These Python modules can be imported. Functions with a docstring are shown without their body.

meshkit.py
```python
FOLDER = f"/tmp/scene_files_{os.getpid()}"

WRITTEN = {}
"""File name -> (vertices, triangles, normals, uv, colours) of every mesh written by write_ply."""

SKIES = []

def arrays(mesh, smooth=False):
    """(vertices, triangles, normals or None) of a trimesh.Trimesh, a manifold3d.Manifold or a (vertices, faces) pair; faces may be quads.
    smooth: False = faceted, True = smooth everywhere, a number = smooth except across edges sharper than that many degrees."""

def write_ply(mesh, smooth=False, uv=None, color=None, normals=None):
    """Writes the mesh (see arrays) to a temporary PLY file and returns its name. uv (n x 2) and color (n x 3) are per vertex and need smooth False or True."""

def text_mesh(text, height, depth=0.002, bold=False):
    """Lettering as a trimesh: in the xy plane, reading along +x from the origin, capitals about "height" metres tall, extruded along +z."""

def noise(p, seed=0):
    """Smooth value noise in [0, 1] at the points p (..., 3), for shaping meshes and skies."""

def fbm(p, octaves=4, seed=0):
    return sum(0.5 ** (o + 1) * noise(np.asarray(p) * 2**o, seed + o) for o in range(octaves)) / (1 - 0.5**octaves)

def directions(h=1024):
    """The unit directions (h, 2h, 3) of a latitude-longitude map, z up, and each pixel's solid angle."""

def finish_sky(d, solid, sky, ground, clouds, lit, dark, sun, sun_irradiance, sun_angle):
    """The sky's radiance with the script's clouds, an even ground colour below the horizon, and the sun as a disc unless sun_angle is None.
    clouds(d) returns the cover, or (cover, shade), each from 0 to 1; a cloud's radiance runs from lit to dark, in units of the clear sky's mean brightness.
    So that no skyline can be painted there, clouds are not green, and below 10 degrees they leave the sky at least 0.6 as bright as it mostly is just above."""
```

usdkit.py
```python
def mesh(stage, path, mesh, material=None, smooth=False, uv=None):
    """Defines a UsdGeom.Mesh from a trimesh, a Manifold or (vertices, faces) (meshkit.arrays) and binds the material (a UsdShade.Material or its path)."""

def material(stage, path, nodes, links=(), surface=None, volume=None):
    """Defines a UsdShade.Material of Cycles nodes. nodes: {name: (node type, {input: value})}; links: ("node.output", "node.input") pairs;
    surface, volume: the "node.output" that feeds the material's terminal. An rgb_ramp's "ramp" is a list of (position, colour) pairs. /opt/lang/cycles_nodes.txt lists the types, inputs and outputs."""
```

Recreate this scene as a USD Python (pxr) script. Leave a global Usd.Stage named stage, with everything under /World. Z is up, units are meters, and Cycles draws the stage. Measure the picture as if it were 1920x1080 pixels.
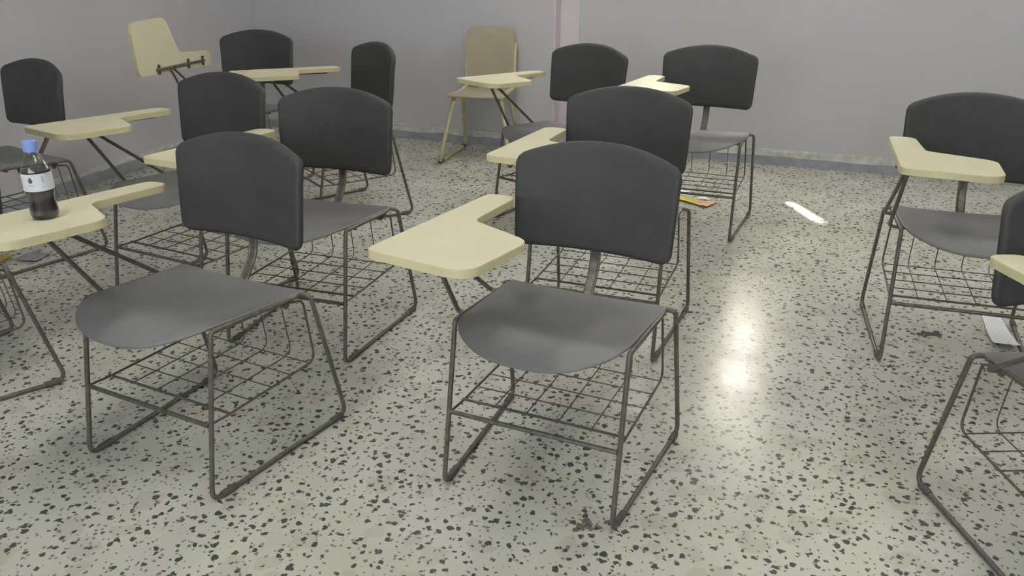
import math
import numpy as np
import trimesh
from shapely.geometry import Polygon, LineString, box as sbox
from shapely.ops import triangulate as shp_triangulate
from pxr import Usd, UsdGeom, UsdLux, UsdShade, Gf, Sdf
import usdkit
import meshkit

stage = Usd.Stage.CreateInMemory()
UsdGeom.SetStageUpAxis(stage, UsdGeom.Tokens.z)
UsdGeom.SetStageMetersPerUnit(stage, 1.0)
UsdGeom.Xform.Define(stage, '/World')
UsdGeom.Scope.Define(stage, '/World/Looks')
PI = math.pi

# ------------------------------------------------------------------ camera
F_PX, PITCH, ROLL, CAM_H = 1588.99, 0.39913, -0.00205, 1.29806
cam = UsdGeom.Camera.Define(stage, '/World/camera')
cam.CreateHorizontalApertureAttr(36.0)
cam.CreateVerticalApertureAttr(20.25)
cam.CreateFocalLengthAttr(F_PX / 1920 * 36.0)
cam.CreateClippingRangeAttr(Gf.Vec2f(0.05, 200))
_fw = np.array([0, math.cos(PITCH), -math.sin(PITCH)])
_r0, _u0 = np.array([1.0, 0, 0]), np.array([0, math.sin(PITCH), math.cos(PITCH)])
_r = math.cos(ROLL) * _r0 + math.sin(ROLL) * _u0
_u = math.cos(ROLL) * _u0 - math.sin(ROLL) * _r0
cam.AddTransformOp().Set(Gf.Matrix4d(*_r, 0, *_u, 0, *(-_fw), 0, 0, 0, CAM_H, 1))
cam.CreateExposureAttr(0.0)

# ------------------------------------------------------------------ sky and sun
SUN_E, SKY_E = 42.0, 2.6
SUN_EL = math.radians(49.2)
_t = np.array([0.17 * math.cos(SUN_EL), -0.985 * math.cos(SUN_EL), -math.sin(SUN_EL)])   # the way the sunlight travels
sun = UsdLux.DistantLight.Define(stage, '/World/sun')
sun.CreateAngleAttr(2.2)
sun.CreateIntensityAttr(SUN_E)
sun.CreateNormalizeAttr(True)
sun.CreateColorAttr(Gf.Vec3f(1.0, 0.93, 0.82))
_z = -_t / np.linalg.norm(_t)
_x = np.cross([0, 0, 1.0], _z); _x /= np.linalg.norm(_x)
_y = np.cross(_z, _x)
sun.AddTransformOp().Set(Gf.Matrix4d(*_x, 0, *_y, 0, *_z, 0, 0, 0, 0, 1))
dome = UsdLux.DomeLight.Define(stage, '/World/sky')
dome.CreateIntensityAttr(SKY_E)
dome.CreateColorAttr(Gf.Vec3f(0.90, 0.95, 1.0))
LAMP_E = 19.5                                                         # radiance of the ceiling lamps' diffusers

# ------------------------------------------------------------------ room frame: u runs along the back wall, v into the depth
PHI = math.radians(20.5)
CU, SU = math.cos(PHI), math.sin(PHI)
def uv(u, v, z=0.0):
    return np.array([CU * u + SU * v, -SU * u + CU * v, z])
ROOM = np.array([[CU, SU, 0], [-SU, CU, 0], [0, 0, 1.0]])            # columns of (u,v,z) in the world
U0, U1, V0, V1, V2, USTEP, ZC = -3.80, 2.9, -2.2, 5.09, 5.21, -1.63, 2.9

# ------------------------------------------------------------------ materials
def M(name, nodes, links=(), surface='p.BSDF'):
    return usdkit.material(stage, '/World/Looks/' + name, nodes, links, surface=surface)
def plain(name, col, rough=0.5, spec=0.5, metallic=0.0, noise=0.0, nscale=30.0, bump=0.0, bscale=300.0, coat=0.0):
    n = {'p': ('principled_bsdf', dict(base_color=col, roughness=rough, specular_ior_level=spec, metallic=metallic, coat_weight=coat)),
         'tc': ('texture_coordinate', {})}
    l = []
    if noise:
        n['n'] = ('noise_texture', dict(scale=nscale, detail=4.0))
        n['r'] = ('rgb_ramp', {'ramp': [(0.3, tuple(c * (1 - noise) for c in col)), (0.7, tuple(min(1, c * (1 + noise)) for c in col))]})
        l += [('tc.object', 'n.vector'), ('n.fac', 'r.fac'), ('r.color', 'p.base_color')]
    if bump:
        n['bn'] = ('noise_texture', dict(scale=bscale, detail=2.0))
        n['b'] = ('bump', dict(strength=bump, distance=0.002))
        l += [('tc.object', 'bn.vector'), ('bn.fac', 'b.height'), ('b.normal', 'p.normal')]
    return M(name, n, l)

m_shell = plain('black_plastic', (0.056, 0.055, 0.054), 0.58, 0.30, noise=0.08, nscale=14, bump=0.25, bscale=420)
m_seat = plain('seat_plastic_sheen', (0.175, 0.170, 0.172), 0.50, 0.45, noise=0.08, nscale=10, bump=0.2, bscale=420)  # black plastic lightened for the seats, its sheen put into the base colour
m_steel = plain('dark_steel', (0.125, 0.116, 0.096), 0.38, 0.5, metallic=0.25, noise=0.25, nscale=60)
m_wire = plain('dark_wire', (0.115, 0.105, 0.085), 0.45, 0.4, metallic=0.2, noise=0.25, nscale=80)
m_glide = plain('grey_rubber', (0.11, 0.105, 0.10), 0.7, 0.3)
m_board = plain('cream_laminate', (0.655, 0.615, 0.425), 0.42, 0.4, noise=0.03, nscale=5)
m_edge = plain('cream_edge', (0.60, 0.55, 0.33), 0.5, 0.35, noise=0.05, nscale=20)
m_wall = plain('wall_paint', (0.50, 0.487, 0.502), 0.75, 0.25, noise=0.03, nscale=2.2, bump=0.12, bscale=60)
m_ceil = plain('ceiling_paint', (0.75, 0.75, 0.75), 0.8, 0.2)
m_base = plain('grey_baseboard', (0.33, 0.34, 0.37), 0.6, 0.3, noise=0.15, nscale=12)
m_strip = plain('plaster_strip', (0.56, 0.56, 0.52), 0.85, 0.2, noise=0.16, nscale=26, bump=0.6, bscale=120)
m_beige = plain('beige_plywood', (0.36, 0.32, 0.23), 0.5, 0.3, noise=0.05, nscale=8)
m_yellow = plain('yellow_paint', (0.50, 0.47, 0.27), 0.5, 0.35, noise=0.10, nscale=25)
m_cap = plain('blue_cap', (0.22, 0.33, 0.72), 0.4, 0.5)
m_label = plain('white_label', (0.66, 0.68, 0.72), 0.5, 0.4)
m_ink = plain('dark_ink', (0.10, 0.10, 0.12), 0.6, 0.3)
m_ink2 = plain('pale_ink', (0.36, 0.38, 0.42), 0.6, 0.3)
m_cola = plain('cola', (0.018, 0.014, 0.016), 0.25, 0.5)
m_paper = plain('white_paper', (0.80, 0.80, 0.82), 0.8, 0.2, noise=0.03, nscale=9)
m_wyel = plain('yellow_film', (0.80, 0.66, 0.06), 0.35, 0.5, noise=0.15, nscale=22)
m_worg = plain('orange_film', (0.78, 0.46, 0.27), 0.4, 0.5, noise=0.10, nscale=22)
m_wwht = plain('white_film', (0.85, 0.82, 0.80), 0.4, 0.5)
m_wgrn = plain('green_film', (0.48, 0.55, 0.34), 0.4, 0.5)
m_amber = plain('amber_film', (0.42, 0.32, 0.05), 0.4, 0.5, noise=0.3, nscale=60)
m_lilac = plain('lilac_paper', (0.30, 0.27, 0.31), 0.7, 0.3, noise=0.08, nscale=30)
m_dust = plain('dust', (0.15, 0.14, 0.13), 0.95, 0.1)
m_alu = plain('aluminium', (0.55, 0.55, 0.56), 0.4, 0.5, metallic=0.7)
m_shut = plain('shutter_grey', (0.40, 0.40, 0.41), 0.6, 0.3)
m_house = plain('lamp_housing', (0.8, 0.8, 0.8), 0.5, 0.3)
m_lamp = M('lamp_diffuser', {'e': ('emission', dict(color=(1.0, 0.975, 0.93), strength=LAMP_E))}, surface='e.emission')
m_clear = M('clear_plastic', {'t': ('transparent_bsdf', dict(color=(0.95, 0.96, 0.96))), 'g': ('glossy_bsdf', dict(color=(1, 1, 1), roughness=0.10)),
                              'f': ('layer_weight', dict(blend=0.5)), 'q': ('math', dict(math_type='power', value2=3.0)),
                              'k': ('math', dict(math_type='multiply_add', value2=0.35, value3=0.035)), 'm': ('mix_closure', {})},
            [('f.facing', 'q.value1'), ('q.value', 'k.value1'), ('k.value', 'm.fac'), ('t.BSDF', 'm.closure1'), ('g.BSDF', 'm.closure2')], 'm.closure')
m_pane = M('window_glass', {'t': ('transparent_bsdf', dict(color=(0.95, 0.97, 0.97))), 'g': ('glossy_bsdf', dict(color=(1, 1, 1), roughness=0.01)),
                            'f': ('fresnel', dict(IOR=1.45)), 'm': ('mix_closure', {})},
           [('f.fac', 'm.fac'), ('t.BSDF', 'm.closure1'), ('g.BSDF', 'm.closure2')], 'm.closure')
m_frost = M('frosted_glass', {'t': ('translucent_bsdf', dict(color=(0.92, 0.92, 0.90))), 'd': ('diffuse_bsdf', dict(color=(0.7, 0.7, 0.7))),
                              'm': ('mix_closure', dict(fac=0.1))}, [('t.BSDF', 'm.closure1'), ('d.BSDF', 'm.closure2')], 'm.closure')

# terrazzo: flat chips of stone ground flush into a pale cement bed
def chip_layer(n, l, k, scale, keep, size, spread, warp):
    n.update({f'mp{k}': ('mapping', dict(location=(3.7 * k, 1.3 * k, 0), rotation=(0, 0, 0.7 * k))),
              f'wn{k}': ('noise_texture', dict(scale=scale * 1.7, detail=2.0)),
              f'wc{k}': ('vector_math', dict(math_type='subtract', vector2=(0.5, 0.5, 0.5))),
              f'ws{k}': ('vector_math', dict(math_type='scale', scale=warp)),
              f'wa{k}': ('vector_math', dict(math_type='add')),
              f'v{k}': ('voronoi_texture', dict(dimensions='2D', feature='f1', scale=scale, randomness=1.0)),
              f's{k}': ('separate_color', dict(color_type='rgb')),
              f'k{k}': ('math', dict(math_type='less_than', value2=keep)),
              f't{k}': ('math', dict(math_type='multiply_add', value2=spread, value3=size)),
              f'd{k}': ('math', dict(math_type='subtract')),
              f'e{k}': ('map_range', dict(from_min=-0.03, from_max=0.03, to_min=0.0, to_max=1.0, clamp=True)),
              f'c{k}': ('math', dict(math_type='multiply'))})
    l += [('geo.position', f'mp{k}.vector'), (f'mp{k}.vector', f'wn{k}.vector'), (f'wn{k}.color', f'wc{k}.vector1'), (f'wc{k}.vector', f'ws{k}.vector1'),
          (f'mp{k}.vector', f'wa{k}.vector1'), (f'ws{k}.vector', f'wa{k}.vector2'), (f'wa{k}.vector', f'v{k}.vector'), (f'v{k}.color', f's{k}.color'),
          (f's{k}.r', f'k{k}.value1'), (f's{k}.g', f't{k}.value1'), (f't{k}.value', f'd{k}.value1'), (f'v{k}.distance', f'd{k}.value2'),
          (f'd{k}.value', f'e{k}.value'), (f'e{k}.result', f'c{k}.value1'), (f'k{k}.value', f'c{k}.value2')]
n = {'geo': ('geometry', {}), 'p': ('principled_bsdf', dict(roughness=0.24, specular_ior_level=0.5)),
     'bn': ('noise_texture', dict(scale=3.0, detail=5.0)), 'br': ('rgb_ramp', {'ramp': [(0.30, (0.475, 0.465, 0.385)), (0.5, (0.525, 0.52, 0.44)), (0.72, (0.565, 0.56, 0.485))]}),
     'rn': ('noise_texture', dict(scale=5.0, detail=4.0)), 'rr': ('map_range', dict(from_min=0.3, from_max=0.7, to_min=0.19, to_max=0.32, clamp=True)),
     'f3': ('math', dict(math_type='multiply', value2=0.30)),
     'x3': ('mix', dict(color2=(0.36, 0.30, 0.24))), 'x2': ('mix', dict(color2=(0.20, 0.185, 0.155))), 'x1': ('mix', dict(color2=(0.075, 0.076, 0.070)))}
l = [('geo.position', 'bn.vector'), ('bn.fac', 'br.fac'), ('geo.position', 'rn.vector'), ('rn.fac', 'rr.value'), ('rr.result', 'p.roughness')]
chip_layer(n, l, 1, 36.0, 0.74, 0.09, 0.21, 0.023)
chip_layer(n, l, 2, 58.0, 0.50, 0.08, 0.18, 0.014)
chip_layer(n, l, 3, 11.0, 0.40, 0.20, 0.25, 0.07)
l += [('br.color', 'x3.color1'), ('c3.value', 'f3.value1'), ('f3.value', 'x3.fac'), ('x3.color', 'x2.color1'), ('c2.value', 'x2.fac'),
      ('x2.color', 'x1.color1'), ('c1.value', 'x1.fac'), ('x1.color', 'p.base_color')]
m_floor = M('terrazzo', n, l)

# ------------------------------------------------------------------ object helpers
used = {}
def numbered(parent, name):
    key = parent + '/' + name
    i = used.get(key, -1) + 1
    used[key] = i
    return key if i == 0 else f'{key}_{i:03d}'
def tag(o, **kw):
    p = o.GetPrim() if hasattr(o, 'GetPrim') else o
    for k, v in kw.items():
        if v:
            p.SetCustomDataByKey(k, v)
    return o
def obj(name, mesh, mat, parent=None, smooth=35, **kw):
    base = '/World' if parent is None else str(parent.GetPath())
    return tag(usdkit.mesh(stage, numbered(base, name), mesh, mat, smooth=smooth), **kw)
def thing(name, label, category, group=None, loc=(0, 0, 0), rotz=0.0):
    x = UsdGeom.Xform.Define(stage, numbered('/World', name))
    x.AddTranslateOp().Set(Gf.Vec3d(*map(float, loc)))
    x.AddRotateZOp().Set(float(rotz))
    return tag(x, label=label, category=category, group=group)
def struct(name, mesh, mat, label, **kw):
    return obj(name, mesh, mat, None, label=label, kind='structure', category=kw.pop('category', name.split('_')[0]), **kw)

cat = trimesh.util.concatenate
def bx(lo, hi):
    lo, hi = np.array(lo, float), np.array(hi, float)
    m = trimesh.creation.box(hi - lo); m.apply_translation((lo + hi) / 2); return m
def rbx(lo, hi, r=0.003):
    """A box with chamfered edges."""
    lo, hi = np.array(lo, float), np.array(hi, float)
    pts = []
    for sx in (0, 1):
        for sy in (0, 1):
            for sz in (0, 1):
                c = np.where([sx, sy, sz], hi, lo); d = np.where([sx, sy, sz], -r, r)
                for k in range(3):
                    q = c + d; q[k] = c[k]; pts.append(q)
    return trimesh.convex.convex_hull(np.array(pts))
def room(m):
    """From the room frame to the world."""
    T = np.eye(4); T[:3, :3] = ROOM
    m = m.copy(); m.apply_transform(T); return m

def fillet(pts, r, seg=6):
    pts = [np.asarray(p, float) for p in pts]
    rs = r if isinstance(r, (list, tuple)) else [r] * len(pts)
    out = [pts[0]]
    for i in range(1, len(pts) - 1):
        a, b, c = pts[i - 1], pts[i], pts[i + 1]
        da, dc = a - b, c - b
        la, lc = np.linalg.norm(da), np.linalg.norm(dc)
        da, dc = da / la, dc / lc
        ang = math.acos(np.clip(da @ dc, -1, 1))
        if rs[i] <= 0 or ang > 3.1:
            out.append(b); continue
        t = min(rs[i] / math.tan(ang / 2), 0.45 * la, 0.45 * lc)
        p0, p1 = b + da * t, b + dc * t
        for s in np.linspace(0, 1, seg + 1):
            out.append((1 - s) ** 2 * p0 + 2 * s * (1 - s) * b + s * s * p1)
    out.append(pts[-1])
    return np.array(out)
def tube(path, r, sides=10, closed=False):
    p = np.asarray(path, float)
    n = len(p)
    if closed:
        t = np.roll(p, -1, 0) - np.roll(p, 1, 0)
    else:
        t = np.gradient(p, axis=0)
    t /= np.linalg.norm(t, axis=1, keepdims=True)
    a = np.cross(t[0], [0, 0, 1.0] if abs(t[0][2]) < 0.9 else [1.0, 0, 0]); a /= np.linalg.norm(a)
    A = []
    for k in range(n):
        a = a - t[k] * (a @ t[k]); a /= np.linalg.norm(a); A.append(a)
    A = np.array(A); B = np.cross(t, A)
    ang = np.arange(sides) * 2 * PI / sides
    rr = np.broadcast_to(r, (n,))[:, None, None]
    v = p[:, None] + rr * (np.cos(ang)[None, :, None] * A[:, None] + np.sin(ang)[None, :, None] * B[:, None])
    v = v.reshape(-1, 3)
    f = []
    for i in range(n if closed else n - 1):
        j = (i + 1) % n
        for k in range(sides):
            k2 = (k + 1) % sides
            f += [[i * sides + k, i * sides + k2, j * sides + k2], [i * sides + k, j * sides + k2, j * sides + k]]
    if not closed:
        v = np.vstack([v, p[0], p[-1]])
        for k in range(sides):
            k2 = (k + 1) % sides
            f += [[len(v) - 2, k2, k], [len(v) - 1, (n - 1) * sides + k, (n - 1) * sides + k2]]
    m = trimesh.Trimesh(v, np.array(f), process=False)
    if m.volume < 0: m.invert()
    return m
def lathe(prof, n=40):
    m = trimesh.creation.revolve(np.array(prof, float), sections=n)
    if m.volume < 0: m.invert()
    return m

def plate(outline, r, thick, top, rings=10, centre=None):
    """A moulded sheet: star-shaped outline (N,2), rounded rim of radius r; top(x, y) gives the surface, the sheet lies below it by thick.
    Returned in (x, y, height)."""
    o = np.asarray(outline, float)
    c = o.mean(0) if centre is None else np.asarray(centre, float)
    e = np.roll(o, -1, 0) - np.roll(o, 1, 0)
    nrm = np.stack([e[:, 1], -e[:, 0]], 1); nrm /= np.linalg.norm(nrm, axis=1, keepdims=True)
    if (nrm * (o - c)).sum() < 0: nrm = -nrm
    N = len(o); layers = []
    inner = o - nrm * r
    for f in np.linspace(0, 1, rings + 1)[1:]:
        q = c + (inner - c) * f; layers.append((q, 0.0))
    for a in np.linspace(PI / 2, -PI / 2, 7)[1:]:
        q = inner + nrm * r * math.cos(a); layers.append((q, -thick / 2 + thick / 2 * math.sin(a)))
    for f in np.linspace(1, 0, rings + 1)[1:-1]:
        q = c + (inner - c) * f; layers.append((q, -thick))
    V = [np.append(c, top(c[0], c[1]))]
    for q, d in layers:
        V += [(x, y, top(x, y) + d) for x, y in q]
    V.append(np.append(c, top(c[0], c[1]) - thick))
    F = []
    L = len(layers)
    for k in range(N):
        k2 = (k + 1) % N
        F.append([0, 1 + k, 1 + k2])
        for i in range(L - 1):
            a, b = 1 + i * N, 1 + (i + 1) * N
            F += [[a + k, b + k, b + k2], [a + k, b + k2, a + k2]]
        F.append([len(V) - 1, 1 + (L - 1) * N + k2, 1 + (L - 1) * N + k])
    m = trimesh.Trimesh(np.array(V), np.array(F), process=False)
    if m.volume < 0: m.invert()
    return m
def rounded(pts, radii, seg=7):
    """A closed polygon with rounded corners."""
    P = [np.asarray(p, float) for p in pts]; out = []
    for i, b in enumerate(P):
        a, c = P[i - 1], P[(i + 1) % len(P)]
        da, dc = a - b, c - b; la, lc = np.linalg.norm(da), np.linalg.norm(dc); da /= la; dc /= lc
        ang = math.acos(np.clip(da @ dc, -1, 1))
        t = min(radii[i] / math.tan(ang / 2), 0.48 * la, 0.48 * lc)
        p0, p1 = b + da * t, b + dc * t
        for s in np.linspace(0, 1, seg + 1):
            out.append((1 - s) ** 2 * p0 + 2 * s * (1 - s) * b + s * s * p1)
    return np.array(out)
def resample(poly, step):
    q = np.vstack([poly, poly[:1]]); s = np.append(0, np.cumsum(np.linalg.norm(np.diff(q, axis=0), axis=1)))
    n = int(s[-1] / step); t = np.linspace(0, s[-1], n, endpoint=False)
    return np.stack([np.interp(t, s, q[:, 0]), np.interp(t, s, q[:, 1])], 1)

# ------------------------------------------------------------------ the room
def slab(poly, z0, z1, holes=()):
    m = trimesh.creation.extrude_polygon(Polygon(poly, holes), z1 - z0, engine='earcut'); m.apply_translation([0, 0, z0]); return m
W = 0.20
struct('floor', room(bx((U0 - W, V0 - W, -0.12), (U1 + W, V2 + W, 0.0))), m_floor, 'pale terrazzo floor full of flat dark stone chips', smooth=False)
struct('ceiling', room(bx((U0 - W, V0 - W, ZC), (U1 + W, V2 + W, ZC + 0.15))), m_ceil, 'plain white ceiling over the classroom', smooth=False)
struct('wall_left', room(bx((U0 - W, V0, 0), (U0, V2 + W, ZC))), m_wall, 'plain pinkish grey painted wall on the left', smooth=False)
struct('wall_right', room(bx((U1, V0, 0), (U1 + W, V2 + W, ZC))), m_wall, 'plain pinkish grey painted wall on the right', smooth=False)
def holed(u0, u1, v0, v1, hole):
    """A wall slab along u with one window opening."""
    a, b, c, d = hole
    parts = [bx((u0, v0, 0), (a, v1, ZC)), bx((b, v0, 0), (u1, v1, ZC)), bx((a, v0, 0), (b, v1, c)), bx((a, v0, d), (b, v1, ZC))]
    return cat(parts)
WA, WB, WC, WD = -1.42, -0.20, 1.02, 2.15
struct('wall_back', room(cat([bx((U0, V1, 0), (USTEP, V2 + W, ZC)), holed(USTEP, U1, V2, V2 + W, (WA, WB, WC, WD))])), m_wall,
       'pinkish grey back wall stepping back slightly behind the middle chairs', smooth=False)
FA, FB, FC, FD = -2.3, 1.2, 0.9, 2.3
struct('wall_front', room(holed(U0 - W, U1 + W, V0 - W, V0, (FA, FB, FC, FD))), m_wall, 'pinkish grey wall behind the viewer with an opening for the added window', smooth=False)

# baseboards: grey painted band with a rough plaster strip on top
def strip(u0, v0, u1, v1, z0, z1, t, seed, rough=0.0, jag=0.0):
    """A strip standing on the line (u0,v0)-(u1,v1), its face t to the left of the line, with an uneven face and lower edge."""
    L = math.hypot(u1 - u0, v1 - v0); n = max(2, int(L / 0.03)); k = 4
    d = np.array([u1 - u0, v1 - v0]) / L; nr = np.array([d[1], -d[0]])
    s = np.linspace(0, L, n + 1); h = np.linspace(0, 1, k + 1)
    S, H = np.meshgrid(s, h, indexing='ij')
    P = np.stack([S * 9, H * 2, np.full_like(S, seed)], -1)
    lo = z0 - jag * (meshkit.fbm(np.stack([s * 7, 0 * s, 0 * s + seed], -1), 3, seed) - 0.3)
    z = lo[:, None] + (z1 - lo)[:, None] * H
    off = t + rough * (meshkit.fbm(P * 2, 3, seed) - 0.5)
    front = np.stack([u0 + d[0] * S + nr[0] * off, v0 + d[1] * S + nr[1] * off, z], -1)
    back = np.stack([u0 + d[0] * S, v0 + d[1] * S, z], -1)
    V = np.vstack([front.reshape(-1, 3), back.reshape(-1, 3)]); w = k + 1; B = (n + 1) * w; Fc = []
    for i in range(n):
        for j in range(k):
            a = i * w + j
            Fc += [[a, a + w, a + w + 1], [a, a + w + 1, a + 1], [B + a, B + a + w + 1, B + a + w], [B + a, B + a + 1, B + a + w + 1]]
        for j in (0, k):
            a = i * w + j
            Fc += [[a, B + a, B + a + w], [a, B + a + w, a + w]] if j == 0 else [[a, a + w, B + a + w], [a, B + a + w, B + a]]
    for i in (0, n):
        for j in range(k):
            a = i * w + j; Fc += [[a, a + 1, B + a + 1], [a, B + a + 1, B + a]]
    m = trimesh.Trimesh(V, np.array(Fc), process=False); trimesh.repair.fix_normals(m)
    return m
def run(pts, z0, z1, t, seed, **k):
    return room(cat([strip(*a, *b, z0, z1, t, seed + i, **k) for i, (a, b) in enumerate(zip(pts[:-1], pts[1:]))]))
back_line = [(U0, V1), (USTEP, V1), (USTEP, V2), (U1, V2)]
struct('baseboard_left', run([(U0, V0), (U0, V1)], 0, 0.062, 0.014, 11, rough=0.002), m_base, 'grey painted baseboard along the left wall', smooth=25)
struct('baseboard_back', run(back_line, 0, 0.055, 0.012, 21, rough=0.002), m_base, 'grey painted baseboard along the back wall', smooth=25)
struct('baseboard_right', run([(U1, V2), (U1, V0)], 0, 0.055, 0.012, 31, rough=0.002), m_base, 'grey painted baseboard along the right wall', smooth=25)
struct('trim_1', run([(U0, V0), (U0, V1)], 0.062, 0.085, 0.016, 41, rough=0.006, jag=0.008), m_strip, 'thin rough pale plaster strip above the left baseboard', smooth=25)
struct('trim_2', run(back_line, 0.055, 0.094, 0.014, 51, rough=0.008, jag=0.018), m_strip, 'rough pale plaster strip above the back baseboard', smooth=25)

struct('trim_3', room(cat([bx((USTEP, V2 - 0.012, 0.094), (USTEP + 0.13, V2, ZC)), bx((USTEP, V1 + 0.001, 0.094), (USTEP + 0.010, V2 - 0.012, ZC))])), plain('pale_pink', (0.60, 0.54, 0.565), 0.75, 0.25, noise=0.03, nscale=4), 'pale pinkish strip beside the step in the back wall')  # paler pink strip over the step face and the wall beside it
# window in the stepped-back wall, above the picture: shutters all but closed, two frosted strips and two gaps that let the sun in
win = tag(UsdGeom.Xform.Define(stage, '/World/window_1'), label='window with nearly closed grey shutters in the back wall', kind='structure', category='window')
fr = cat([bx((WA, V2 + 0.002, WC), (WA + 0.03, V2 + 0.07, WD)), bx((WB - 0.03, V2 + 0.002, WC), (WB, V2 + 0.07, WD)),
          bx((WA, V2 + 0.002, WD - 0.03), (WB, V2 + 0.07, WD)), bx((WA, V2 + 0.002, WC), (WB, V2 + 0.07, WC + 0.012)), bx((-0.81, V2 + 0.002, WC), (-0.78, V2 + 0.07, WD))])
obj('window_frame', room(fr), m_alu, win, smooth=False)
def shutter(u0, u1, holes):
    p = sbox(u0, WC, u1, WD)
    for h in holes: p = p.difference(sbox(*h))
    m = trimesh.creation.extrude_polygon(p, 0.012, engine='earcut')
    v = m.vertices.copy(); m.vertices = np.stack([v[:, 0], V2 + 0.027 - v[:, 2], v[:, 1]], 1); trimesh.repair.fix_normals(m)
    return m
G1, G2 = (-0.43, 1.04, -0.27, 1.95), (-1.06, 1.06, -0.94, 1.85)       # frosted strips
S1, S2 = (-0.597, 1.06, -0.582, 1.44), (-1.27, 1.035, -1.115, 1.085)   # open gaps
obj('shutter', room(shutter(WA + 0.03, -0.81, (G2, S2))), m_shut, win, smooth=False)
obj('shutter', room(shutter(-0.78, WB - 0.03, (G1, S1))), m_shut, win, smooth=False)
for g in (G1, G2):
    obj('frosted_pane', room(bx((g[0] - 0.005, V2 + 0.028, g[1] - 0.005), (g[2] + 0.005, V2 + 0.032, g[3] + 0.005))), m_frost, win, smooth=False)
obj('window_sill', room(rbx((WA, V2 + 0.075, WC), (WB, V2 + W + 0.04, WC + 0.02))), m_strip, win)
# added unseen window behind the viewer, letting sky light in as front fill
win = tag(UsdGeom.Xform.Define(stage, '/World/window_2'), label='added unseen window behind the viewer that lets in fill light', kind='structure', category='window')
fr = [bx((FA, V0 - 0.12, FC), (FB, V0 - 0.06, FC + 0.05)), bx((FA, V0 - 0.12, FD - 0.05), (FB, V0 - 0.06, FD))]
for u in np.linspace(FA, FB - 0.05, 4): fr.append(bx((u, V0 - 0.12, FC), (u + 0.05, V0 - 0.06, FD)))
obj('window_frame', room(cat(fr)), m_alu, win, smooth=False)
for u in np.linspace(FA, FB - 0.05, 4)[:3]:
    obj('pane', room(bx((u + 0.05, V0 - 0.092, FC + 0.05), (u + (FB - FA - 0.05) / 3, V0 - 0.088, FD - 0.05))), m_pane, win, smooth=False)

# ceiling lamps
for i, (u, v, lab) in enumerate([(0.9, 0.9, 'long ceiling lamp over the front right chairs'), (0.9, 3.9, 'long ceiling lamp over the back right chairs'),
                                 (-1.5, 0.9, 'long ceiling lamp over the front left chairs'), (-1.5, 3.9, 'long ceiling lamp over the back left chairs')]):
    t = thing('ceiling_light', lab, 'ceiling light', 'ceiling lamps', uv(u, v, ZC), -math.degrees(PHI))
    obj('housing', rbx((-0.16, -0.62, -0.06), (0.16, 0.62, 0.0)), m_house, t)
    obj('diffuser', bx((-0.14, -0.60, -0.066), (0.14, 0.60, -0.061)), m_lamp, t, smooth=False)

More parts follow.
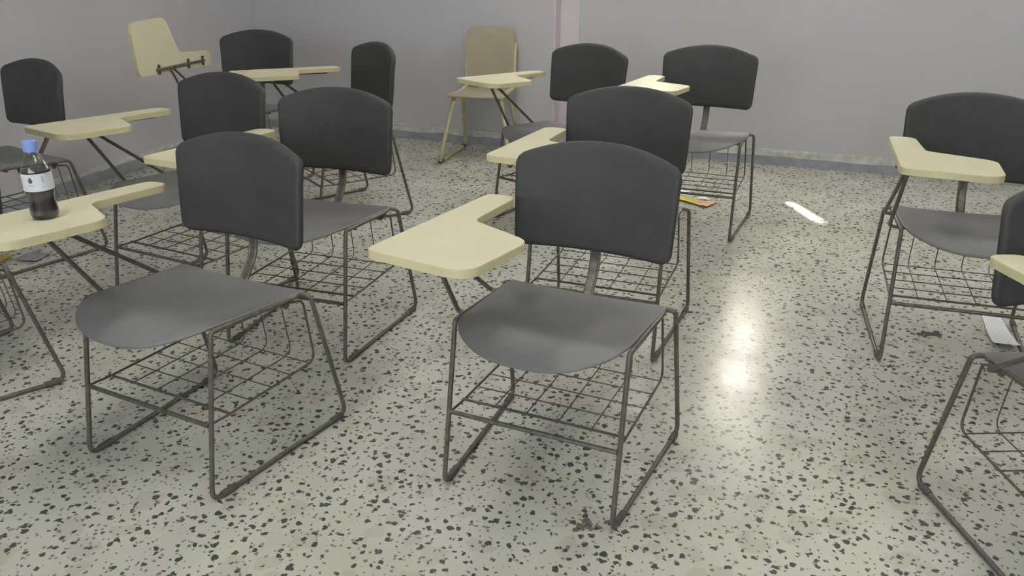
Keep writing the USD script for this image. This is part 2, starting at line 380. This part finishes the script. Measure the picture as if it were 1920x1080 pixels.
# ------------------------------------------------------------------ the tablet chair
# local frame: y forward, x to the sitter's right, z up
TILT = math.atan2(0.029, 0.54)
def tz(y): return 0.664 + (y + 0.157) * math.tan(TILT)               # top of the writing board
HINGE = np.array([0.255, 0.0, 0.648])
def side_path(s):
    return [(0.2 * s, -0.165, 0.412), (0.2185 * s, -0.17, 0.413), (0.2185 * s, 0.126, 0.434), (0.222 * s, 0.203, 0.008), (0.252 * s, -0.287, 0.008), (0.240 * s, -0.199, 0.407), (0.214 * s, -0.196, 0.410), (0.214 * s, -0.13, 0.414)]
def seat_top(x, y):
    a = (y + 0.195) / 0.33
    z = 0.420 + 0.024 * min(a, 1.0)
    cross = 1 - (x / 0.218) ** 2
    z -= 0.020 * cross * math.exp(-((y + 0.045) / 0.13) ** 2)
    z += 0.006 * cross * math.exp(-((y - 0.17) / 0.07) ** 2)
    if y > 0.10: z -= 0.034 * ((y - 0.10) / 0.15) ** 2
    return z
so = [(-0.195, -0.198), (0.195, -0.198)]
xs = np.linspace(1, -1, 41)
arc = [(0.212 * x, 0.105 + 0.142 * (1 - abs(x) ** 2.5) ** (1 / 1.7)) for x in xs]
seat_outline = np.vstack([rounded([(-0.222, -0.199), (0.222, -0.199), (0.215, 0.0), (-0.215, 0.0)], [0.022, 0.022, 0, 0])[:16], np.array([(0.2175, -0.1), (0.215, -0.03), (0.2135, 0.04)]), np.array(arc), np.array([(-0.2135, 0.04), (-0.215, -0.03), (-0.2175, -0.1)])])
seat_outline = resample(seat_outline, 0.018)
seat_mesh = plate(seat_outline, 0.005, 0.009, seat_top, rings=16, centre=(0, 0.01))

# backrest: outline in (x, h), h up the shell; then laid on the tilted and curved surface
_bp = [(-0.214, 0.0), (0.214, 0.0), (0.222, 0.239)] + [(0.222 * x, 0.239 + 0.045 * (1 - abs(x) ** 2.1)) for x in np.linspace(0.97, -0.97, 41)] + [(-0.222, 0.239)]
back_outline = np.array(Polygon(_bp).buffer(-0.030, 24).buffer(0.030, 24).exterior.coords)[:-1]
back_outline = resample(back_outline, 0.016)
bm = plate(back_outline, 0.014, 0.030, lambda x, h: 0.0, rings=10, centre=(0, 0.13))
def lay_back(m):
    v = m.vertices.copy(); x, h, d = v[:, 0], v[:, 1], v[:, 2]
    y = -0.196 - 0.115 * h - 0.034 * (1 - (x / 0.22) ** 2) - 0.008 * np.clip((h - 0.16) / 0.12, 0, 1) ** 2
    m = m.copy(); m.vertices = np.stack([x, y + d, 0.519 + h * 0.996], 1)
    if m.volume < 0: m.invert()
    return m
back_mesh = lay_back(bm)

# writing board
BP = [(0.284, -0.172), (0.268, 0.392), (0.010, 0.412), (0.002, 0.158), (0.186, 0.078), (0.204, -0.172)]
board_outline = rounded(BP, [0.034, 0.034, 0.060, 0.060, 0.042, 0.036], seg=10)
BT = 0.019
def board_mesh(shrink, z0, z1):
    p = Polygon(board_outline).buffer(-shrink)
    m = trimesh.creation.extrude_polygon(p, z1 - z0, engine='earcut')
    v = m.vertices.copy(); v[:, 2] += z0
    return m, v
def on_tilt(v):
    v = v.copy(); v[:, 2] += tz(v[:, 1]); return v - HINGE
m, v = board_mesh(0.0006, -BT, 0.0); m.vertices = on_tilt(v); board = m
p = Polygon(board_outline).buffer(0.0008).difference(Polygon(board_outline).buffer(-0.0003))
m = trimesh.creation.extrude_polygon(p, BT - 0.0012, engine='earcut'); v = m.vertices.copy(); v[:, 2] += -BT + 0.0002; m.vertices = on_tilt(v); band = m
def bracket_parts():
    zz = lambda y: tz(y) - BT
    plate_ = cat([bx((0.247, 0.0, 0), (0.263, 0.0, 0)) if False else tube([(0.250, y, zz(y) - 0.006) for y in np.linspace(-0.11, 0.27, 8)], 0.007, 8)])
    plate_.vertices -= HINGE
    scr = []
    for y in (-0.10, 0.02, 0.25):
        for x in (0.232, 0.268):
            s = trimesh.creation.cylinder(0.007, 0.008, sections=10); s.apply_translation(np.array([x, y, zz(y) - 0.004]) - HINGE); scr.append(s)
    cross = []
    for y in (-0.10, 0.02, 0.25):
        c = bx((0.228, y - 0.008, zz(y) - 0.004), (0.272, y + 0.008, zz(y))); c.vertices -= HINGE; cross.append(c)
    return plate_, scr, cross

def build_chair(t):
    """One black tablet chair, its parts under the Xform t."""
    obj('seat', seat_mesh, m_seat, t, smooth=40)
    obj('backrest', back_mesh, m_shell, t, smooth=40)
    # flat steel strip that carries the backrest, bent up from under the seat
    path = fillet([(0, 0.02, 0.404), (0, -0.20, 0.396), (0, -0.256, 0.470), (0, -0.272, 0.66)], [0, 0.05, 0.09, 0], 8)
    tt = np.gradient(path, axis=0); tt /= np.linalg.norm(tt, axis=1, keepdims=True)
    nn = np.stack([0 * tt[:, 0], -tt[:, 2], tt[:, 1]], 1)
    V, Fc, n_ = [], [], len(path)
    for q, e in zip(path, nn):
        for sx, sn in ((-1, -1), (1, -1), (1, 1), (-1, 1)):
            V.append(q + np.array([0.0125 * sx, 0, 0]) + e * 0.0030 * sn)
    for i in range(n_ - 1):
        for k in range(4):
            a, b = 4 * i + k, 4 * i + (k + 1) % 4; Fc += [[a, b, b + 4], [a, b + 4, a + 4]]
    Fc += [[0, 1, 2], [0, 2, 3], [4 * n_ - 4, 4 * n_ - 3, 4 * n_ - 2], [4 * n_ - 4, 4 * n_ - 2, 4 * n_ - 1]]
    sp = trimesh.Trimesh(np.array(V), np.array(Fc), process=False); trimesh.repair.fix_normals(sp)
    obj('back_support', cat([sp] + [tube(path + np.array([0.0105 * sx, 0, 0]), 0.0042, 8) for sx in (-1, 1)]), m_steel, t, smooth=40)
    for s in (1, -1):
        P = side_path(s)
        loop = fillet(P, [0, 0.01, 0.014, 0.026, 0.030, 0.026, 0.012, 0], 7)
        fr_ = obj('side_frame', tube(loop, 0.0065, 10), m_steel, t, smooth=50)
        a, b = np.array(P[3]), np.array(P[4])
        for f0, f1 in ((0.06, 0.16), (0.87, 0.965)):
            q0, q1 = a + (b - a) * f0, a + (b - a) * f1
            obj('floor_glide', tube([q0 + [0, 0, 0.001], q0 * 0.9 + q1 * 0.1 + [0, 0, 0.001], q0 * 0.1 + q1 * 0.9 + [0, 0, 0.001], q1 + [0, 0, 0.001]], [0.007, 0.0092, 0.0092, 0.007], 10), m_glide, fr_, smooth=50)
    obj('crossbar', tube([(-0.215, 0.170, 0.203), (0.215, 0.170, 0.203)], 0.006, 10), m_steel, t, smooth=50)
    for sx in (-1, 1):
        bb = trimesh.creation.icosphere(2, 0.009); bb.apply_translation([0.196 * sx, -0.150, 0.389]); obj('rubber_bumper', bb, m_glide, t, smooth=60)
    obj('seat_brace', cat([tube([(-0.213, y, z), (0.213, y, z)], 0.006, 8) for y, z in ((-0.155, 0.402), (0.05, 0.418))]), m_steel, t, smooth=50)
    # wire book basket slung under the seat
    rim = fillet([(0.190, -0.10, 0.405), (0.206, -0.205, 0.385), (0.214, -0.222, 0.200), (0.214, 0.105, 0.200), (0.214, 0.166, 0.204)], [0, 0.02, 0.03, 0, 0], 5)
    rim2 = rim * [-1, 1, 1]
    bas = obj('book_basket', cat([tube(rim, 0.0032, 7), tube(rim2, 0.0032, 7), tube([(-0.216, 0.104, 0.2035), (0.216, 0.104, 0.2035)], 0.0036, 7)]), m_wire, t, smooth=50)
    for y in (0.030, -0.045, -0.120, -0.195):
        obj('basket_wire', tube([(-0.215, y, 0.2028), (0.215, y, 0.2028)], 0.0018, 6), m_wire, bas, smooth=50)
    for x in (-0.1284, -0.0428, 0.0428, 0.1284):
        w = fillet([(x, 0.108, 0.2005), (x, -0.224, 0.2005), (x * 0.98, -0.200, 0.395), (x * 0.98, -0.15, 0.402)], [0, 0.03, 0.01, 0], 5)
        obj('basket_wire', tube(w, 0.0018, 6), m_wire, bas, smooth=50)
    # two struts from the side rail up to the board's hinge
    top = [0.238, 0.195, tz(0.195) - BT - 0.010]
    for y0, z0, dy in ((0.057, 0.424, -0.012), (-0.125, 0.412, 0.012)):
        pth = fillet([(0.212, y0, z0 - 0.004), (0.247, y0, z0), (top[0], top[1] + dy * -1, top[2])], [0, 0.012, 0], 5)
        obj('board_strut', tube(pth, 0.0062, 10), m_steel, t, smooth=50)
    bd = obj('writing_board', board, m_board, t, smooth=30)
    obj('edge_band', band, m_edge, bd, smooth=30)
    hp, scr, cross = bracket_parts()
    hb = obj('hinge_bracket', cat([hp] + cross), m_steel, bd, smooth=40)
    for s_ in scr: obj('screw', s_, m_wire, bd, smooth=40)
    return bd

def board_matrix(yaw=0.0, flip=0.0):
    """Where the writing board sits: turned about the post by yaw, flipped up about its outer edge by flip (degrees)."""
    m = Gf.Matrix4d(1)
    m.SetRotate(Gf.Rotation(Gf.Vec3d(0, 1, 0), flip))
    c = Gf.Vec3d(*HINGE.tolist())
    m = m * Gf.Matrix4d().SetTranslate(c)
    if yaw:
        piv = Gf.Vec3d(0.235, 0.1, 0)
        m = m * Gf.Matrix4d().SetTranslate(-piv) * Gf.Matrix4d().SetRotate(Gf.Rotation(Gf.Vec3d(0, 0, 1), yaw)) * Gf.Matrix4d().SetTranslate(piv)
    return m

chairs = [   # x, y, heading, board yaw, flip, label
    (0.114, 1.876, 155.3, -3.0, 0, 'black tablet chair at front centre with its whole seat and cream board in full view'),
    (-0.840, 1.996, 152.5, -2.5, 2.5, 'black tablet chair at front left with the cola bottle standing on its board'),
    (0.317, 2.703, 159.1, -1.9, 0, 'black tablet chair straight behind the front centre chair, its seat hidden by that backrest'),
    (0.843, 3.856, 158.2, -3.3, 0, 'black tablet chair at the back right standing behind the yellow wrapper on the floor'),
    (1.464, 2.562, 162.1, -3.3, 0, 'black tablet chair at right with the white paper lying just before its legs'),
    (0.211, 3.958, 138.7, -1.7, 0, 'black tablet chair before the beige chair, its cream board hiding part of the beige seat'),
    (-0.686, 2.698, 161.3, -3.9, 0, 'black tablet chair close behind the bottle chair, its seat showing right of that backrest'),
    (-1.220, 3.055, 152.3, -2.8, 0, 'black tablet chair at left whose cream board reaches out above the cola bottle'),
    (-2.164, 3.451, 147.1, 0.0, 0, 'black tablet chair farthest left near the left wall, seat partly behind the cola bottle'),
    (-1.456, 4.552, 165.1, 0.0, 88.4, 'black tablet chair in the back corner with its board flipped up showing the underside'),
    (-0.870, 4.087, 124.7, 4.2, 0, 'black tablet chair turned sideways near the back wall, its backrest looking narrow'),
    (1.289, 1.519, 181.8, -0.9, 0, 'black tablet chair cut off at the right edge, nearest the viewer, beside white paper'),
    (-1.775, 2.312, 134.8, 0.0, 0, 'black tablet chair cut off at the left edge, only legs and basket showing'),
]
GRP = 'black tablet chairs'
first = None
for x, y, a, yaw, flip, lab in chairs:
    if first is None:
        first = thing('tablet_chair', lab, 'chair', GRP, (x, y, 0), a)
        bd = build_chair(first)
        UsdGeom.Xformable(bd).AddTransformOp().Set(board_matrix(yaw, flip))
        continue
    c = UsdGeom.Xform.Define(stage, numbered('/World', 'tablet_chair'))
    c.GetPrim().GetReferences().AddInternalReference(first.GetPath())
    c.GetPrim().GetAttribute('xformOp:translate').Set(Gf.Vec3d(x, y, 0))
    c.GetPrim().GetAttribute('xformOp:rotateZ').Set(float(a))
    tag(c, label=lab, category='chair', group=GRP)
    stage.OverridePrim(str(c.GetPath()) + '/writing_board').GetAttribute('xformOp:transform').Set(board_matrix(yaw, flip))

# ------------------------------------------------------------------ the old beige chair against the back wall
t = thing('wooden_chair', 'old beige plywood chair with pale yellow steel frame against the back wall', 'chair', None, (-0.168, 5.215, 0), 168.0)
so2 = resample(rounded([(-0.165, -0.17), (0.165, -0.17), (0.178, 0.22), (-0.178, 0.22)], [0.03, 0.03, 0.03, 0.03]), 0.03)
obj('seat', plate(so2, 0.004, 0.012, lambda x, y: 0.402 + 0.012 * np.clip((y) / 0.2, -1, 1) - 0.010 * np.clip((y - 0.15) / 0.07, 0, 1) ** 2, rings=8, centre=(0, 0.02)), m_beige, t, smooth=40)
bo2 = resample(rounded([(-0.150, 0.0), (0.150, 0.0), (0.150, 0.33), (-0.150, 0.33)], [0.02, 0.02, 0.05, 0.05]), 0.03)
b2 = plate(bo2, 0.004, 0.010, lambda x, y: 0.0, rings=8)
v = b2.vertices.copy(); b2.vertices = np.stack([v[:, 0], -0.150 - 0.16 * v[:, 1] + v[:, 2] - 0.012 * (1 - (v[:, 0] / 0.150) ** 2), 0.425 + v[:, 1]], 1); trimesh.repair.fix_normals(b2)
obj('backrest', b2, m_beige, t, smooth=40)
for s in (1, -1):
    P = [(0.152 * s, -0.206, 0.66), (0.152 * s, -0.155, 0.40), (0.142 * s, 0.165, 0.390), (0.217 * s, 0.262, 0.012), (0.180 * s, -0.225, 0.012), (0.146 * s, -0.03, 0.386)]
    sf = obj('side_frame', tube(fillet(P, [0, 0.03, 0.035, 0.03, 0.03, 0], 6), 0.012, 12), m_yellow, t, smooth=50)
    for q0, q1 in (((0.2165 * s, 0.256, 0.013), (0.2128 * s, 0.21, 0.013)), ((0.1855 * s, -0.15, 0.013), (0.183 * s, -0.19, 0.013))):
        obj('foot_cap', tube([q0, q1], 0.0135, 12), m_wire, sf, smooth=50, label='dark rubber foot cap')
obj('crossbar', tube([(-0.146, 0.02, 0.372), (0.146, 0.02, 0.372)], 0.009, 10), m_yellow, t, smooth=50)

# ------------------------------------------------------------------ cola bottle on the front left board
bt = thing('bottle', 'clear plastic bottle of dark cola with white label and blue cap on the writing board', 'bottle', None, (-1.0760, 1.8679, 0.6889), 8)
bt.AddScaleOp().Set(Gf.Vec3f(0.86, 0.86, 0.95))
R_ = [(0.0, 0.0), (0.025, 0.0), (0.032, 0.004), (0.0358, 0.014), (0.0350, 0.028), (0.0318, 0.045), (0.0325, 0.058), (0.0355, 0.068), (0.0365, 0.074), (0.0365, 0.116), (0.0345, 0.124), (0.029, 0.138), (0.022, 0.152), (0.0165, 0.160), (0.0155, 0.168)]
outer = R_ + [(0.0148, 0.1685), (0.0142, 0.160)] + [(r - 0.0008, z) for r, z in R_[-3:0:-1] if z > 0.004] + [(0.0, 0.0012)]
obj('bottle_body', lathe(outer, 40), m_clear, bt, smooth=50)
obj('cola', lathe([(0.0, 0.002)] + [(max(r - 0.0014, 0.001), z + (0.0015 if z < 0.004 else 0)) for r, z in R_[1:10]] + [(0.0345, 0.1195), (0.0, 0.1195)], 40), m_cola, bt, smooth=40)
obj('cap', lathe([(0.0, 0.165), (0.0175, 0.165), (0.0185, 0.1665), (0.0185, 0.186), (0.0170, 0.1885), (0.0, 0.189)], 36), m_cap, bt, smooth=40)
for k in range(1): pass
lab = obj('label', lathe([(0.0366, 0.074), (0.0371, 0.074), (0.0371, 0.116), (0.0366, 0.116), (0.0366, 0.074)], 48), m_label, bt, smooth=40)
def wrap(m, r0=0.0371):
    """Lettering laid on the label: x becomes the angle round the bottle, seen from the viewer's side."""
    v = m.vertices.copy(); a = v[:, 0] / 0.037 - PI / 2; r = r0 + 0.0002 + v[:, 2] * 0.3
    m = m.copy(); m.vertices = np.stack([r * np.cos(a), r * np.sin(a), v[:, 1]], 1); return m
th = np.linspace(0, 2 * PI, 20, endpoint=False)
drop = Polygon([(0.0055 * math.sin(a) * (1 - 0.35 * max(0, math.cos(a)) ** 1) , 0.0060 * math.cos(a) + 0.0030 * max(0, math.cos(a)) ** 3) for a in th])
def ink(poly, mat, name, label=None):
    m = trimesh.creation.extrude_polygon(poly, 0.0004, engine='earcut')
    m = m.subdivide_to_size(0.004)
    obj(name, wrap(m), mat, lab, smooth=False, label=label)
from shapely import affinity
OX = 0.015
ink(affinity.translate(drop, -0.019 + OX, 0.1005), m_ink, 'emblem', 'small dark drop emblem')
ink(sbox(-0.029 + OX, 0.0895, -0.008 + OX, 0.0907), m_ink2, 'print_line')
ink(sbox(-0.025 + OX, 0.0865, -0.012 + OX, 0.0872), m_ink2, 'print_line')
ink(sbox(0.0085 + OX, 0.095, 0.0120 + OX, 0.110), m_ink2, 'print_line')
ink(sbox(0.0095 + OX, 0.083, 0.0115 + OX, 0.086), m_ink2, 'print_line')
ink(sbox(0.021 + OX, 0.1105, 0.032 + OX, 0.1122), m_ink2, 'print_line')

# ------------------------------------------------------------------ litter
def sheet(corners, n=12, amp=0.004, seed=1, th=0.0006, lift=None, z0=0.002):
    """A thin crumpled sheet between four corners on the floor."""
    c = np.array(corners, float)
    s, tq = np.meshgrid(np.linspace(0, 1, n + 1), np.linspace(0, 1, n + 1), indexing='ij')
    P = ((1 - s) * (1 - tq))[..., None] * c[0] + (s * (1 - tq))[..., None] * c[1] + (s * tq)[..., None] * c[2] + ((1 - s) * tq)[..., None] * c[3]
    z = z0 + amp * meshkit.fbm(np.stack([P[..., 0] * 25, P[..., 1] * 25, 0 * s + seed], -1), 3, seed)
    if lift is not None: z = z + lift(s, tq)
    top = np.concatenate([P, z[..., None]], -1).reshape(-1, 3); bot = top - [0, 0, th]
    V = np.vstack([top, bot]); w = n + 1; B = w * w; Fc = []
    for i in range(n):
        for j in range(n):
            a = i * w + j
            Fc += [[a, a + w, a + w + 1], [a, a + w + 1, a + 1], [B + a, B + a + w + 1, B + a + w], [B + a, B + a + 1, B + a + w + 1]]
    for i in range(n):
        for a, b in ((i, i + 1), (n * w + i, n * w + i + 1), (i * w, (i + 1) * w), (i * w + n, (i + 1) * w + n)):
            Fc += [[a, b, B + b], [a, B + b, B + a]]
    m = trimesh.Trimesh(V, np.array(Fc), process=False); trimesh.repair.fix_normals(m); return m
tag(obj('paper_sheet', sheet([(1.722, 2.838), (1.607, 2.537), (1.686, 2.512), (1.772, 2.795)], 14, 0.004, 3, lift=lambda s, q: 0.022 * s ** 3 + 0.010 * (q - 0.5) ** 2), m_paper, smooth=60),
    label='folded white sheet of paper lying on the floor at right', category='paper')
wr = thing('snack_wrapper', 'crumpled yellow and orange snack wrapper on the floor below the back right chair', 'wrapper', None, (0.95, 4.18, 0))
def rel(c, o=(0.95, 4.18)): return [(x - o[0], y - o[1]) for x, y in c]
obj('yellow_panel', sheet(rel([(0.850, 4.335), (0.862, 4.245), (0.945, 4.155), (0.965, 4.255)]), 10, 0.010, 5, z0=0.004), m_wyel, wr, smooth=60)
obj('orange_panel', sheet(rel([(0.958, 4.225), (0.945, 4.155), (0.985, 4.105), (1.062, 4.195)]), 10, 0.010, 6, z0=0.005), m_worg, wr, smooth=60)
obj('white_panel', sheet(rel([(0.970, 4.262), (0.966, 4.235), (1.030, 4.220), (1.015, 4.285)]), 10, 0.008, 7, z0=0.008), m_wwht, wr, smooth=60)
obj('printed_patch', sheet(rel([(0.905, 4.300), (0.908, 4.268), (0.938, 4.250), (0.944, 4.275)]), 8, 0.010, 5, z0=0.0055), m_wgrn, wr, smooth=60)
tag(obj('candy_wrapper', sheet([(-2.211, 3.378), (-2.164, 3.348), (-2.134, 3.398), (-2.184, 3.438)], 10, 0.03, 8, z0=0.004), m_amber, smooth=60), label='small amber candy wrapper on the floor at the far left', category='wrapper')
tag(obj('paper_scrap', sheet([(-2.124, 3.383), (-2.024, 3.363), (-2.009, 3.463), (-2.114, 3.483)], 10, 0.010, 9), m_lilac, smooth=60), label='greyish lilac paper scrap on the floor beside the amber wrapper', category='paper')
def clump(x, y, r, seed, ang=0.0):
    rng = np.random.default_rng(seed); parts = []
    for k in range(14):
        m = trimesh.creation.icosphere(1, 1.0); q = rng.normal(0, [1.1, 0.42], 2) * r
        v = m.vertices * (0.75 + 0.5 * meshkit.fbm(m.vertices * 2 + seed + k, 2, seed)[:, None]) * [r * rng.uniform(0.25, 0.6), r * rng.uniform(0.15, 0.35), r * 0.12]
        v = v @ np.array([[math.cos(a := rng.uniform(0, PI)), math.sin(a), 0], [-math.sin(a), math.cos(a), 0], [0, 0, 1]])
        v[:, 2] -= v[:, 2].min() - 0.0003
        v[:, :2] += [q[0] * math.cos(ang) - q[1] * math.sin(ang), q[0] * math.sin(ang) + q[1] * math.cos(ang)]
        m.vertices = v + [x, y, 0]; parts.append(m)
    return cat(parts)
tag(obj('dust_clump', clump(0.178, 1.632, 0.020, 3, 0.6), m_dust, smooth=60), label='dark dust clump on the floor by the front centre chair leg', category='dust')
tag(obj('dust_clump', clump(1.22, 2.42, 0.010, 4), m_dust, smooth=60), label='dark dust clump on the floor left of the white paper', category='dust')
tag(obj('dust_clump', clump(1.46, 2.66, 0.022, 5, 0.1), m_dust, smooth=60), label='brownish dust clump under the basket of the right chair', category='dust')
